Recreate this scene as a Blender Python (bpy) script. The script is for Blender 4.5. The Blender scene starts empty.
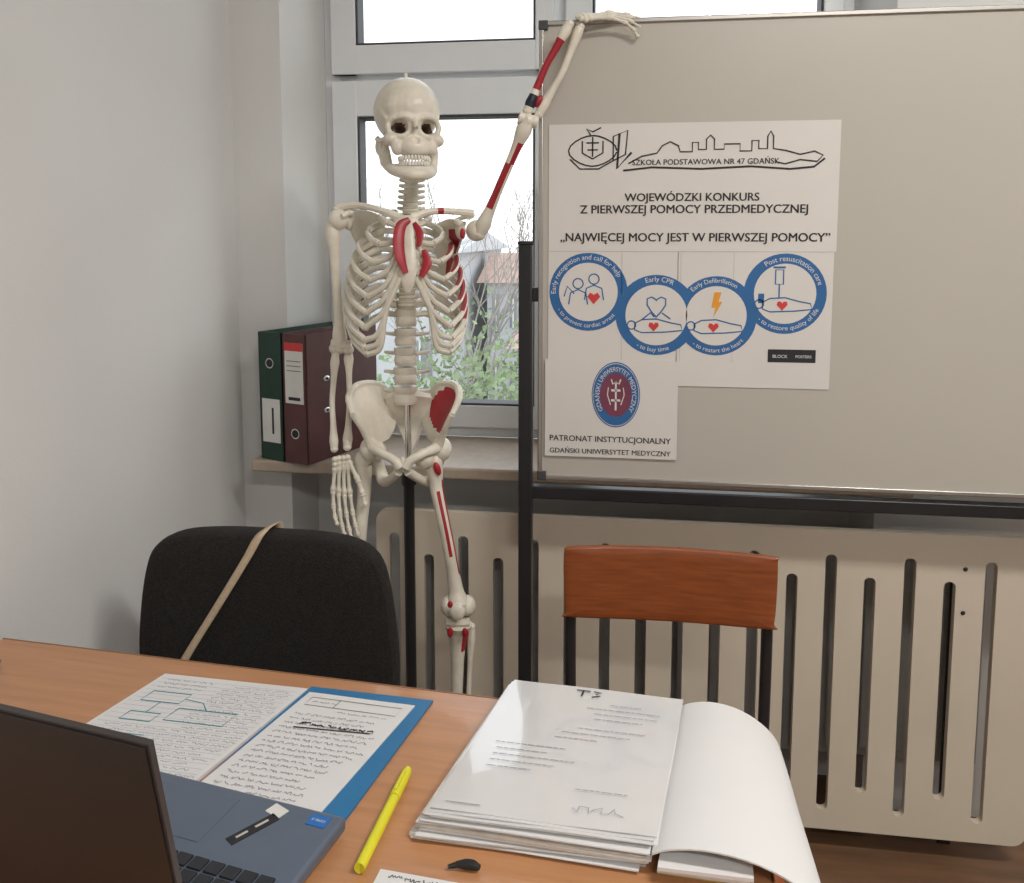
import bpy, bmesh, math, random
from mathutils import Vector, Matrix, Euler
random.seed(4)
scn = bpy.context.scene
try:
    scn.view_settings.view_transform = 'Standard'
    scn.view_settings.look = 'None'
except Exception as e:
    print(e)

# ------------------------------------------------------------------ materials
def mat(name, col, rough=0.6, metal=0.0, var=0.06, scale=20.0, bump=0.0, bscale=None, spec=0.5,
        stretch=(1, 1, 1), coat=0.0):
    m = bpy.data.materials.new(name)
    m.use_nodes = True
    nt = m.node_tree
    b = nt.nodes['Principled BSDF']
    b.inputs['Roughness'].default_value = rough
    b.inputs['Metallic'].default_value = metal
    b.inputs['Specular IOR Level'].default_value = spec
    b.inputs['Coat Weight'].default_value = coat
    tc = nt.nodes.new('ShaderNodeTexCoord')
    mp = nt.nodes.new('ShaderNodeMapping')
    mp.inputs['Scale'].default_value = stretch
    nz = nt.nodes.new('ShaderNodeTexNoise')
    nz.inputs['Scale'].default_value = scale
    nz.inputs['Detail'].default_value = 4
    cr = nt.nodes.new('ShaderNodeValToRGB')
    cr.color_ramp.elements[0].position = 0.3
    cr.color_ramp.elements[1].position = 0.7
    cr.color_ramp.elements[0].color = tuple(c * (1 - var) for c in col) + (1,)
    cr.color_ramp.elements[1].color = tuple(min(1, c * (1 + var)) for c in col) + (1,)
    nt.links.new(tc.outputs['Object'], mp.inputs['Vector'])
    nt.links.new(mp.outputs['Vector'], nz.inputs['Vector'])
    nt.links.new(nz.outputs['Fac'], cr.inputs['Fac'])
    nt.links.new(cr.outputs['Color'], b.inputs['Base Color'])
    if bump > 0:
        bp = nt.nodes.new('ShaderNodeBump')
        bp.inputs['Strength'].default_value = bump
        bp.inputs['Distance'].default_value = 0.01
        n2 = nt.nodes.new('ShaderNodeTexNoise')
        n2.inputs['Scale'].default_value = bscale or scale
        n2.inputs['Detail'].default_value = 3
        nt.links.new(mp.outputs['Vector'], n2.inputs['Vector'])
        nt.links.new(n2.outputs['Fac'], bp.inputs['Height'])
        nt.links.new(bp.outputs['Normal'], b.inputs['Normal'])
    return m

M_wall = mat('wall_paint', (.74, .74, .73), .85, var=.02, scale=3, bump=.05, bscale=150)
M_ceil = mat('ceiling_paint', (.82, .81, .78), .9, var=.01)
M_floor = mat('floor_parquet', (.16, .085, .045), .45, var=.25, scale=4, stretch=(1, 8, 1))
M_sill = mat('sill_stone', (.47, .39, .31), .4, var=.08, scale=40)
M_pvc = mat('window_pvc', (.82, .85, .88), .35, var=.01)
M_gasket = mat('gasket_rubber', (.06, .06, .065), .6)
M_bone = mat('bone_plastic', (.78, .73, .62), .36, var=.10, scale=25, bump=.15, bscale=60)
M_disc = mat('cartilage_plastic', (.68, .64, .54), .5, var=.05)
M_red = mat('muscle_red_paint', (.38, .018, .03), .4, var=.15)
M_blue = mat('muscle_dark_paint', (.015, .022, .04), .4, var=.15)
M_shade = mat('socket_shade', (.12, .08, .055), .8)  # painted shade for the depth of the eye sockets
M_tooth = mat('tooth_white', (.85, .82, .74), .25, var=.04)
M_chrome = mat('chrome', (.75, .75, .75), .2, metal=1, var=.02)
M_black = mat('black_steel', (.018, .018, .02), .38, var=.1)
M_rubber = mat('black_rubber', (.02, .02, .02), .7)
M_board = mat('whiteboard_surface', (.52, .49, .435), .30, var=.02, scale=2)
M_alu = mat('aluminium_frame', (.50, .48, .45), .35, metal=.8, var=.03)
M_paper = mat('paper_white', (.74, .74, .74), .7, var=.02, scale=8)
M_poster = mat('poster_paper', (.73, .70, .66), .55, var=.02, scale=5)
M_crease = mat('poster_crease', (.56, .53, .49), .6)
M_ink = mat('ink_black', (.02, .02, .025), .6)
M_pblue = mat('poster_blue', (.03, .14, .36), .5, var=.05)
M_pred = mat('poster_red', (.65, .05, .05), .5)
M_porange = mat('poster_orange', (.85, .35, .03), .5)
M_maroon_print = mat('poster_maroon', (.20, .05, .09), .5)
M_cover = mat('radiator_cover_board', (.64, .565, .46), .5, var=.03, scale=5)
M_rad = mat('radiator_enamel', (.50, .50, .49), .5)
M_table = mat('table_laminate', (.50, .24, .11), .28, var=.10, scale=6, stretch=(1, 14, 1), coat=.25)
M_tedge = mat('table_edge', (.32, .16, .08), .5, var=.1)
M_fabric = mat('chair_fabric', (.017, .015, .014), .95, var=.5, scale=220, bump=.5, bscale=400)
M_ply = mat('chair_plywood', (.27, .072, .020), .38, var=.22, scale=7, stretch=(2, 1, 20), coat=.2)
M_strap = mat('strap_canvas', (.62, .49, .34), .8, var=.08, scale=120)
M_green = mat('binder_green', (.010, .045, .030), .45, var=.15)
M_maroon = mat('binder_maroon', (.105, .035, .035), .45, var=.15)
M_label = mat('label_white', (.75, .75, .72), .6)
M_lid = mat('laptop_lid', (.022, .015, .013), .4, var=.1)
M_lidrim = mat('laptop_lid_rim', (.07, .06, .06), .35, metal=.4, var=.1)
M_deck = mat('laptop_deck', (.14, .175, .24), .4, metal=.3, var=.03)
M_key = mat('laptop_key', (.02, .023, .03), .5)
M_sticker = mat('sticker_blue', (.02, .16, .50), .3)
M_folder = mat('folder_blue', (.02, .17, .38), .4, var=.05)
M_yellow = mat('highlighter_yellow', (.76, .72, .03), .35, var=.03)
M_pen = mat('pen_ink_teal', (.03, .25, .30), .6)
M_penb = mat('pen_ink_grey', (.22, .23, .28), .6)
M_sleeve = mat('plastic_sleeve', (.70, .70, .70), .12, var=.02, bump=.35, bscale=7, coat=1.0, spec=.7, stretch=(1, .35, 1))
M_sheets = mat('stacked_sheets', (.66, .63, .57), .5, var=.15, scale=60)
M_brick = mat('brick_red_hazed', (.44, .23, .19), .9, var=.10, scale=3)  # outdoor materials down to grass are paled, haze painted into their colours
M_roof = mat('roof_tile_hazed', (.44, .30, .25), .9, var=.12, scale=5)
M_plaster = mat('plaster_grey_hazed', (.55, .57, .60), .9, var=.03, scale=1)
M_bark = mat('tree_bark_hazed', (.30, .28, .26), .9, var=.1)
M_leaf = mat('leaf_green_hazed', (.20, .27, .14), .8, var=.35, scale=2)
M_grass = mat('grass_hazed', (.30, .33, .24), .95, var=.2, scale=1)
M_winglass_dark = mat('far_window', (.25, .27, .30), .2)
M_yell = mat('wood_yellow', (.6, .45, .12), .6)

M_lamp = bpy.data.materials.new('lamp_diffuser'); M_lamp.use_nodes = True
M_lamp.node_tree.nodes['Principled BSDF'].inputs['Emission Color'].default_value = (1, .95, .89, 1)
M_lamp.node_tree.nodes['Principled BSDF'].inputs['Emission Strength'].default_value = 2.0

M_glass = bpy.data.materials.new('window_glass'); M_glass.use_nodes = True
nt = M_glass.node_tree
for n in list(nt.nodes):
    nt.nodes.remove(n)
o = nt.nodes.new('ShaderNodeOutputMaterial'); mx = nt.nodes.new('ShaderNodeMixShader')
tr = nt.nodes.new('ShaderNodeBsdfTransparent'); gl = nt.nodes.new('ShaderNodeBsdfGlossy')
gl.inputs['Roughness'].default_value = .03
mx.inputs[0].default_value = .04
nt.links.new(tr.outputs[0], mx.inputs[1]); nt.links.new(gl.outputs[0], mx.inputs[2]); nt.links.new(mx.outputs[0], o.inputs[0])

# ------------------------------------------------------------------ mesh tools
def catmull(pts, n):
    P = [Vector(p) for p in pts]
    if len(P) < 3 or n <= 1:
        out = []
        for i in range(len(P) - 1):
            for k in range(max(1, n)):
                out.append(P[i].lerp(P[i + 1], k / max(1, n)))
        out.append(P[-1]); return out
    out = []
    for i in range(len(P) - 1):
        p0 = P[i - 1] if i > 0 else P[i] * 2 - P[i + 1]
        p1, p2 = P[i], P[i + 1]
        p3 = P[i + 2] if i + 2 < len(P) else P[i + 1] * 2 - P[i]
        for k in range(n):
            t = k / n
            out.append(.5 * ((2 * p1) + (p2 - p0) * t + (2 * p0 - 5 * p1 + 4 * p2 - p3) * t * t + (3 * p1 - p0 - 3 * p2 + p3) * t ** 3))
    out.append(P[-1])
    return out

def lerp_list(r, N):
    out = []
    m = len(r)
    for i in range(N):
        t = i / (N - 1) * (m - 1)
        k = min(int(t), m - 2)
        out.append(r[k] + (r[k + 1] - r[k]) * (t - k))
    return out

class MB:
    def __init__(s):
        s.v = []; s.f = []; s.m = []
    def add(s, vs, fs, m=0):
        o = len(s.v)
        s.v += [tuple(v) for v in vs]
        for i, f in enumerate(fs):
            s.f.append(tuple(o + k for k in f))
            s.m.append(m[i] if isinstance(m, list) else m)
    def box(s, c, size, m=0, rot=None, piv=None):
        hx, hy, hz = size[0] / 2, size[1] / 2, size[2] / 2
        vs = [Vector((x, y, z)) for x in (-hx, hx) for y in (-hy, hy) for z in (-hz, hz)]
        if rot is not None:
            R = rot if isinstance(rot, Matrix) else Euler(rot).to_matrix()
            vs = [R @ v for v in vs]
        vs = [v + Vector(c) for v in vs]
        s.add(vs, [(0, 1, 3, 2), (4, 6, 7, 5), (0, 4, 5, 1), (2, 3, 7, 6), (0, 2, 6, 4), (1, 5, 7, 3)], m)
    def tube(s, pts, rad, seg=10, m=0, n=4, flat=1.0, ref=(0, 0, 1), cap=True):
        C = catmull(pts, n)
        N = len(C)
        if not isinstance(rad, (list, tuple)):
            rad = [rad, rad]
        Rr = lerp_list(list(rad), N)
        vs = []; ref = Vector(ref)
        T0 = (C[1] - C[0]).normalized()
        if abs(T0.dot(ref)) > .95:
            ref = Vector((0, 1, 0)) if abs(T0.y) < .9 else Vector((1, 0, 0))
        A = (ref - T0 * ref.dot(T0)).normalized()
        for i in range(N):
            T = (C[min(i + 1, N - 1)] - C[max(i - 1, 0)]).normalized()
            A = (A - T * A.dot(T)).normalized()
            B = T.cross(A)
            for k in range(seg):
                a = 2 * math.pi * k / seg
                vs.append(C[i] + (A * math.cos(a) * flat + B * math.sin(a)) * Rr[i])
        fs = []; ms = []
        for i in range(N - 1):
            for k in range(seg):
                k2 = (k + 1) % seg
                fs.append((i * seg + k, i * seg + k2, (i + 1) * seg + k2, (i + 1) * seg + k))
                ms.append(m((i + .5) / (N - 1), k / seg) if callable(m) else m)
        if cap:
            fs.append(tuple(reversed(range(seg)))); ms.append(ms[0])
            fs.append(tuple((N - 1) * seg + k for k in range(seg))); ms.append(ms[-2])
        s.add(vs, fs, ms)
    def ball(s, c, r, m=0, seg=12, rings=8, rot=None):
        if not isinstance(r, (list, tuple)):
            r = (r, r, r)
        R = Euler(rot).to_matrix() if rot else Matrix.Identity(3)
        vs = [Vector(c) + R @ Vector((0, 0, r[2]))]
        for i in range(1, rings):
            th = math.pi * i / rings
            for k in range(seg):
                a = 2 * math.pi * k / seg
                vs.append(Vector(c) + R @ Vector((r[0] * math.sin(th) * math.cos(a), r[1] * math.sin(th) * math.sin(a), r[2] * math.cos(th))))
        vs.append(Vector(c) + R @ Vector((0, 0, -r[2])))
        fs = []
        for k in range(seg):
            fs.append((0, 1 + k, 1 + (k + 1) % seg))
            fs.append((len(vs) - 1, 1 + (rings - 2) * seg + (k + 1) % seg, 1 + (rings - 2) * seg + k))
        for i in range(rings - 2):
            for k in range(seg):
                k2 = (k + 1) % seg
                fs.append((1 + i * seg + k, 1 + (i + 1) * seg + k, 1 + (i + 1) * seg + k2, 1 + i * seg + k2))
        s.add(vs, fs, m)
    def shell(s, grid, th, n=4, m=0):
        rows = [catmull(r, n) for r in grid]
        W = len(rows[0])
        cols = [catmull([r[j] for r in rows], n) for j in range(W)]
        H = len(cols[0])
        G = [[cols[j][i] for j in range(W)] for i in range(H)]
        top = []; bot = []
        for i in range(H):
            for j in range(W):
                du = G[i][min(j + 1, W - 1)] - G[i][max(j - 1, 0)]
                dv = G[min(i + 1, H - 1)][j] - G[max(i - 1, 0)][j]
                nn = du.cross(dv)
                nn = nn.normalized() if nn.length > 1e-9 else Vector((0, -1, 0))
                top.append(G[i][j] + nn * th / 2); bot.append(G[i][j] - nn * th / 2)
        o = len(top); fs = []; ms = []
        for i in range(H - 1):
            for j in range(W - 1):
                a, b, c, d = i * W + j, i * W + j + 1, (i + 1) * W + j + 1, (i + 1) * W + j
                mm = m(i / (H - 1), j / (W - 1)) if callable(m) else m
                fs.append((a, b, c, d)); ms.append(mm)
                fs.append((o + d, o + c, o + b, o + a)); ms.append(mm)
        bd = [j for j in range(W)] + [i * W + W - 1 for i in range(1, H)] + [(H - 1) * W + j for j in range(W - 2, -1, -1)] + [i * W for i in range(H - 2, 0, -1)]
        for i in range(len(bd)):
            a, b = bd[i], bd[(i + 1) % len(bd)]
            fs.append((b, a, o + a, o + b)); ms.append(m(0, 0) if callable(m) else m)
        s.add(top + bot, fs, ms)
    def pad(s, outline, th, fmap, m=0, curve=0.0, cx=0.0, n=4):
        """padded / plywood panel: outline in 2-D (u,w), fmap(u,w,h)->3-D"""
        O = catmull([Vector((p[0], p[1], 0)) for p in outline] + [Vector((outline[0][0], outline[0][1], 0))], n)[:-1]
        N = len(O)
        c = sum(O, Vector()) / N
        prof = [(1, 0), (.995, .45), (.975, .8), (.93, 1), (.7, 1.05), (.4, 1.05), (.1, 1.05)]
        vs = []; fs = []
        def ring(k, h):
            o = len(vs)
            for p in O:
                q = c + (p - c) * k
                vs.append(fmap(q.x, q.y, h + curve * (q.x - cx) ** 2))
            return o
        for sg in (1, -1):
            prev = None
            for (k, h) in prof:
                o = ring(k, sg * h * th / 2)
                if prev is not None:
                    for i in range(N):
                        j = (i + 1) % N
                        q = (prev + i, prev + j, o + j, o + i)
                        fs.append(q if sg > 0 else tuple(reversed(q)))
                prev = o
            q = tuple(prev + i for i in range(N))
            fs.append(q if sg > 0 else tuple(reversed(q)))
        s.add(vs, fs, m)
    def ribbon(s, pts, w, y, m=0, closed=False):
        P = [Vector((p[0], p[1])) for p in pts]
        if closed: P.append(P[0])
        vs = []
        for i, p in enumerate(P):
            a = P[max(i - 1, 0)]; b = P[min(i + 1, len(P) - 1)]
            if closed and i in (0, len(P) - 1):
                a, b = P[-2], P[1]
            t = b - a
            t = t.normalized() if t.length > 1e-9 else Vector((1, 0))
            nn = Vector((-t.y, t.x)) * w / 2
            vs += [(p.x + nn.x, y, p.y + nn.y), (p.x - nn.x, y, p.y - nn.y)]
        s.add(vs, [(2 * i, 2 * i + 1, 2 * i + 3, 2 * i + 2) for i in range(len(P) - 1)], m)
    def poly(s, pts, y, m=0):
        s.add([(p[0], y, p[1]) for p in pts], [tuple(range(len(pts)))], m)
    def obj(s, name, mats, parent=None, bevel=0.0, ang=40, subs=0, loc=None, rotz=None):
        me = bpy.data.meshes.new(name)
        me.from_pydata(s.v, [], s.f)
        for mm in mats: me.materials.append(mm)
        me.polygons.foreach_set('material_index', s.m)
        me.update()
        bm = bmesh.new(); bm.from_mesh(me)
        bmesh.ops.recalc_face_normals(bm, faces=bm.faces)
        bm.to_mesh(me); bm.free()
        me.shade_smooth()
        me.set_sharp_from_angle(angle=math.radians(ang))
        ob = bpy.data.objects.new(name, me)
        scn.collection.objects.link(ob)
        if bevel > 0:
            b = ob.modifiers.new('bevel', 'BEVEL'); b.width = bevel; b.segments = 2; b.limit_method = 'ANGLE'
            b.angle_limit = math.radians(40)
        if parent: ob.parent = parent
        if loc: ob.location = loc
        if rotz is not None: ob.rotation_euler = (0, 0, rotz)
        return ob

def empty(name, loc=(0, 0, 0), rotz=0.0):
    e = bpy.data.objects.new(name, None)
    e.location = loc; e.rotation_euler = (0, 0, rotz)
    e.empty_display_size = .1
    scn.collection.objects.link(e)
    return e

def text_mesh(body, bold=.0):
    cu = bpy.data.curves.new('t', 'FONT'); cu.body = body; cu.align_x = 'CENTER'; cu.align_y = 'CENTER'
    cu.resolution_u = 3
    ob = bpy.data.objects.new('t', cu); scn.collection.objects.link(ob)
    bpy.context.view_layer.update()
    dg = bpy.context.evaluated_depsgraph_get()
    me = bpy.data.meshes.new_from_object(ob.evaluated_get(dg))
    vs = [v.co.copy() for v in me.vertices]; fs = [tuple(p.vertices) for p in me.polygons]
    bpy.data.objects.remove(ob); bpy.data.curves.remove(cu); bpy.data.meshes.remove(me)
    if not vs: return [], []
    x0 = min(v.x for v in vs); x1 = max(v.x for v in vs); y0 = min(v.y for v in vs); y1 = max(v.y for v in vs)
    cx, cy = (x0 + x1) / 2, (y0 + y1) / 2
    w = x1 - x0; h = y1 - y0
    V = [Vector(((v.x - cx) / w, (v.y - cy) / w, 0)) for v in vs]
    if bold > 0:   # heavier strokes: extra strikes slightly offset, like a bold print
        allv = []; allf = []
        for k, (dx, dz) in enumerate(((-1, 0), (1, 0), (0, 1))):
            o = len(allv)
            allv += [v + Vector((dx * bold * .35 / w, dz * bold * .2 / w, k * .00006)) for v in V]
            allf += [tuple(i + o for i in f) for f in fs]
        return allv, allf
    return V, fs

def put_text(mb, body, cx, cz, width, y, m=0, bold=.0, vs=1.0):
    vsx, fs = text_mesh(body, bold)
    mb.add([(cx + v.x * width, y - v.z, cz + v.y * width * vs) for v in vsx], fs, m)

def arc_text(mb, body, cx, cz, r, th0, width, y, m=0, bottom=False):
    vsx, fs = text_mesh(body, .0)
    out = []
    for v in vsx:
        x = v.x * width; yy = v.y * width
        if not bottom:
            ph = th0 - x / r; rr = r + yy
        else:
            ph = th0 + x / r; rr = r - yy
        out.append((cx + rr * math.cos(ph), y, cz + rr * math.sin(ph)))
    mb.add(out, fs, m)

def flat_cut(name, loops, thick, mats, y, parent=None, bevel=0.0):
    """board in the XZ plane with cut-outs (first loop outer), front face at y"""
    cu = bpy.data.curves.new(name, 'CURVE'); cu.dimensions = '2D'; cu.fill_mode = 'BOTH'
    cu.extrude = thick / 2; cu.bevel_depth = bevel
    for L in loops:
        sp = cu.splines.new('POLY'); sp.points.add(len(L) - 1)
        for i, p in enumerate(L):
            sp.points[i].co = (p[0], p[1], 0, 1)
        sp.use_cyclic_u = True
    ob = bpy.data.objects.new(name + '_c', cu); scn.collection.objects.link(ob)
    bpy.context.view_layer.update()
    dg = bpy.context.evaluated_depsgraph_get()
    me = bpy.data.meshes.new_from_object(ob.evaluated_get(dg))
    bpy.data.objects.remove(ob)
    me.transform(Matrix.Translation((0, y + thick / 2, 0)) @ Matrix.Rotation(math.pi / 2, 4, 'X'))
    me.materials.clear()
    for mm in mats: me.materials.append(mm)
    o2 = bpy.data.objects.new(name, me); scn.collection.objects.link(o2)
    if parent: o2.parent = parent
    return o2

def rrect(x0, z0, x1, z1, r, n=6):
    out = []
    for (cx, cz, a0) in ((x1 - r, z1 - r, 0), (x0 + r, z1 - r, 90), (x0 + r, z0 + r, 180), (x1 - r, z0 + r, 270)):
        for k in range(n + 1):
            a = math.radians(a0 + 90 * k / n)
            out.append((cx + r * math.cos(a), cz + r * math.sin(a)))
    return out

def prism(name, poly, z0, z1, m):
    mb = MB(); n = len(poly)
    vs = [(p[0], p[1], z0) for p in poly] + [(p[0], p[1], z1) for p in poly]
    fs = [tuple(reversed(range(n))), tuple(range(n, 2 * n))] + [(i, (i + 1) % n, n + (i + 1) % n, n + i) for i in range(n)]
    mb.add(vs, fs, 0)
    return mb.obj(name, [m])

# ------------------------------------------------------------------ room
YW = 2.10; H = 2.95
LX = lambda y: -1.019 - (2.10 - y) * math.tan(math.radians(5))
prism('floor', [(-1.65, -3.2), (3.6, -3.2), (3.6, 2.5), (-1.65, 2.5)], -.1, 0, M_floor)
prism('ceiling', [(-1.65, -3.2), (3.6, -3.2), (3.6, 2.5), (-1.65, 2.5)], H, H + .1, M_ceil)
prism('wall_left', [(LX(2.42), 2.42), (LX(-3.1), -3.1), (LX(-3.1) - .12, -3.1), (LX(2.42) - .12, 2.42)], 0, H, M_wall)
mb = MB()
def pr(poly, z0, z1):
    n = len(poly)
    mb.add([(p[0], p[1], z0) for p in poly] + [(p[0], p[1], z1) for p in poly],
           [tuple(reversed(range(n))), tuple(range(n, 2 * n))] + [(i, (i + 1) % n, n + (i + 1) % n, n + i) for i in range(n)], 0)
pr([(-1.10, YW), (-.886, YW), (-.842, 2.30), (-.842, 2.42), (-1.10, 2.42)], 0, H)
pr([(.59, YW), (3.5, YW), (3.5, 2.42), (.545, 2.42), (.545, 2.30)], 0, H)
pr([(-.90, YW), (.60, YW), (.60, 2.42), (-.90, 2.42)], 2.52, H)
pr([(-.90, 2.22), (.60, 2.22), (.60, 2.42), (-.90, 2.42)], 0, .838)
mb.obj('wall_back', [M_wall])
prism('wall_right', [(3.5, -3.1), (3.62, -3.1), (3.62, 2.42), (3.5, 2.42)], 0, H, M_wall)
prism('wall_front', [(-1.65, -3.2), (3.6, -3.2), (3.6, -3.08), (-1.65, -3.08)], 0, H, M_wall)
mb = MB(); mb.box((-.15, 2.14, .852), (1.58, .33, .03), 0)
mb.obj('trim_sill', [M_sill], bevel=.006)

# window
win = empty('window_1', (0, 0, 0))
mb = MB(); YF = 2.30
def bar(x0, x1, z0, z1, y0, y1, m=0):
    mb.box(((x0 + x1) / 2, (y0 + y1) / 2, (z0 + z1) / 2), (x1 - x0, y1 - y0, z1 - z0), m)
X0, X1, Z0, Z1 = -.842, .545, .867, 2.52
bar(X0, X0 + .045, Z0, Z1, YF, YF + .08); bar(X1 - .045, X1, Z0, Z1, YF, YF + .08)
bar(X0, X1, Z0, Z0 + .04, YF + .001, YF + .079); bar(X0, X1, Z1 - .045, Z1, YF + .001, YF + .079)
bar(-.225, -.165, Z0, Z1, YF + .002, YF + .078)
bar(X0, X1, 1.835, 1.875, YF + .003, YF + .077)
glass = []
for (a, b) in ((X0 + .025, -.21), (-.18, X1 - .03)):
    for (c, d) in ((Z0 + .03, 1.845), (1.862, Z1 - .03)):
        w = .07; y0 = YF - .022
        bar(a, a + w, c, d, y0, YF + .05); bar(b - w * .7, b, c, d, y0, YF + .05)
        wb = .063 if c < 1 else .077
        wt = .095 if c < 1 else .07
        bar(a + .001, b - .001, c, c + wb, y0 + .001, YF + .049); bar(a + .001, b - .001, d - wt, d, y0 + .001, YF + .049)
        g0, g1, h0, h1 = a + w, b - w * .7, c + wb, d - wt
        k = .006
        bar(g0, g0 + k, h0, h1, y0 + .004, YF + .04, 1); bar(g1 - k, g1, h0, h1, y0 + .004, YF + .04, 1)
        bar(g0, g1, h0, h0 + k, y0 + .004, YF + .04, 1); bar(g0, g1, h1 - k, h1, y0 + .004, YF + .04, 1)
        glass.append((g0, g1, h0, h1))
mb.obj('frame', [M_pvc, M_gasket], win, bevel=.004)
mb = MB()
for (a, b, c, d) in glass:
    mb.box(((a + b) / 2, YF + .02, (c + d) / 2), (b - a, .004, d - c), 0)
mb.obj('glass', [M_glass], win)
mb = MB(); mb.box((-.235, YF - .03, 1.30), (.028, .012, .07)); mb.tube([(-.235, YF - .035, 1.30), (-.235, YF - .065, 1.30), (-.235, YF - .065, 1.19)], .009, n=3)
mb.obj('handle', [M_pvc], win)

# radiator + cover
mb = MB()
mb.box((.15, 2.055, .44), (1.35, .05, .52), 0)
for i in range(34):
    mb.box((-.50 + i * .0395, 2.025, .44), (.02, .012, .47), 0)
mb.tube([(-.5, 2.06, .2), (-.5, 2.06, .0)], .011)
mb.tube([(.8, 2.06, .2), (.8, 2.06, .0)], .011)
mb.obj('radiator', [M_rad], bevel=.003)
loops = [rrect(-.60, .06, .895, .775, .03)]
for i in range(18):
    x = .789 - .084 * i
    if i % 2 == 0: loops.append(rrect(x - .0125, .107, x + .0125, .718, .0124))
    else: loops.append(rrect(x - .0125, .157, x + .0125, .669, .0124))
rc = empty('radiator_cover')
flat_cut('panel', loops, .018, [M_cover], 1.92, rc)
mb = MB()
for x in (.735, -.06):
    for z in (.70, .60):
        mb.ball((x, 1.919, z), (.005, .002, .005), 1)
for x in (.748, .08, -.514):
    mb.box((x, 1.967, .74), (.03, .06, .02), 1); mb.box((x, 1.967, .085), (.03, .06, .02), 1)
    mb.box((x, 1.994, .41), (.03, .006, .67), 1)
    mb.box((x, 1.994, .04), (.03, .006, .08), 1)
mb.obj('fittings', [M_chrome, M_black], rc)

# ------------------------------------------------------------------ whiteboard
wb = empty('whiteboard')
BX0, BX1, BZ0, BZ1 = -.200, 1.32, .890, 1.876
mb = MB(); mb.box(((BX0 + BX1) / 2, 1.842, (BZ0 + BZ1) / 2), (BX1 - BX0 - .01, .016, BZ1 - BZ0 - .01))
mb.obj('surface', [M_board], wb)
mb = MB(); f = .010
for (a, b, c, d) in ((BX0, BX0 + f, BZ0, BZ1), (BX1 - f, BX1, BZ0, BZ1), (BX0, BX1, BZ0, BZ0 + f), (BX0, BX1, BZ1 - f, BZ1)):
    mb.box(((a + b) / 2, 1.842, (c + d) / 2), (b - a, .026, d - c), 0)
for x in (BX0 + .009, BX1 - .009):
    for z in (BZ0 + .009, BZ1 - .009):
        mb.box((x, 1.842, z), (.020, .029, .020), 1)
mb.obj('frame', [M_alu, M_gasket], wb, bevel=.002)
mb = MB()
for x in (-.227, 1.347):
    mb.box((x, 1.835, .725), (.03, .03, 1.37), 0)
    mb.box((x, 1.74, .035), (.04, .34, .035), 0)
    mb.box((x, 1.835, 1.412), (.034, .034, .008), 1)
    for yy in (1.59, 1.88):
        mb.ball((x, yy, .02), (.02, .02, .02), 1)
mb.box((.56, 1.835, .862), (1.57, .028, .028), 0)
mb.box((-.205, 1.842, 1.30), (.03, .02, .03), 0)
mb.box((1.325, 1.842, 1.30), (.03, .02, .03), 0)
mb.obj('stand', [M_black, M_rubber], wb, bevel=.003)

# ------------------------------------------------------------------ poster
YP = 1.8325
PXm = lambda p: -.1755 + .5925 * ((p - 551) / 291) + .056 * ((p - 551) / 291) * (1 - (p - 551) / 291)
PZm = lambda q: 1.2926 + (300 - q) * .00209
def pp(L): return [(PXm(a), PZm(b)) for a, b in L]
poster = empty('poster')
mb = MB()
mb.box(((-.178 + .417) / 2, YP, (1.395 + 1.662) / 2), (.595, .0008, .267), 0)
mb.box(((-.178 + .096) / 2, YP, (1.155 + 1.394) / 2), (.274, .0008, .239), 0)
mb.box(((.098 + .413) / 2, YP, (1.107 + 1.394) / 2), (.315, .0008, .287), 0)
mb.obj('sheet', [M_poster], poster)
y1 = YP - .0008; y2 = YP - .0012; y3 = YP - .0016; y4 = YP - .002
k = MB()
put_text(k, "WOJEWÓDZKI KONKURS", PXm(690), PZm(197), PXm(757) - PXm(622), y2, 0, .06)
put_text(k, "Z PIERWSZEJ POMOCY PRZEDMEDYCZNEJ", PXm(691), PZm(210), PXm(806) - PXm(577), y2, 0, .06)
put_text(k, "„NAJWIĘCEJ MOCY JEST W PIERWSZEJ POMOCY”", PXm(692), PZm(238), PXm(828) - PXm(556), y2, 0, .06)
put_text(k, "SZKOŁA PODSTAWOWA NR 47 GDAŃSK", PXm(703), PZm(161), PXm(778) - PXm(630), y2, 0, .04)
# skyline emblem
k.ribbon(pp([(627, 163), (640, 156), (655, 153), (660, 146), (668, 142), (676, 146), (678, 152), (690, 152), (690, 143), (696, 143), (696, 150), (704, 150), (704, 140), (708, 136), (712, 140), (712, 150),
             (722, 150), (722, 145), (738, 145), (738, 152), (750, 152), (750, 142), (757, 142), (757, 150), (766, 150), (766, 138), (769, 133), (772, 138), (772, 150), (785, 152), (800, 156), (815, 153), (824, 157), (818, 163), (800, 161), (785, 165), (775, 163)]), .003, y2)
k.ribbon(pp([(622, 170), (650, 167), (700, 169), (750, 167), (790, 170), (815, 168), (826, 160)]), .004, y2)
k.ribbon([(PXm(592) + .05 * math.cos(a * .31) * (.9 + .12 * math.cos(2 * a * .31)), PZm(150) + .032 * math.sin(a * .31)) for a in range(21)], .003, y2)
k.ribbon(pp([(570, 158), (580, 168), (598, 168), (612, 160), (624, 154), (626, 130), (612, 136), (612, 160)]), .003, y2)
k.ribbon(pp([(618, 133), (616, 168), (630, 152)]), .005, y2)
k.ribbon(pp([(582, 140), (582, 152), (592, 158), (602, 152), (602, 140)]), .003, y2)
k.ribbon(pp([(592, 136), (592, 156)]), .003, y2); k.ribbon(pp([(586, 142), (598, 142)]), .003, y2); k.ribbon(pp([(587, 149), (597, 149)]), .003, y2)
k.ribbon(pp([(590, 134), (586, 128), (592, 131), (600, 127)]), .003, y2)
k.poly(pp([(773, 349), (824, 349), (824, 362), (773, 362)]), y2)
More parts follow.
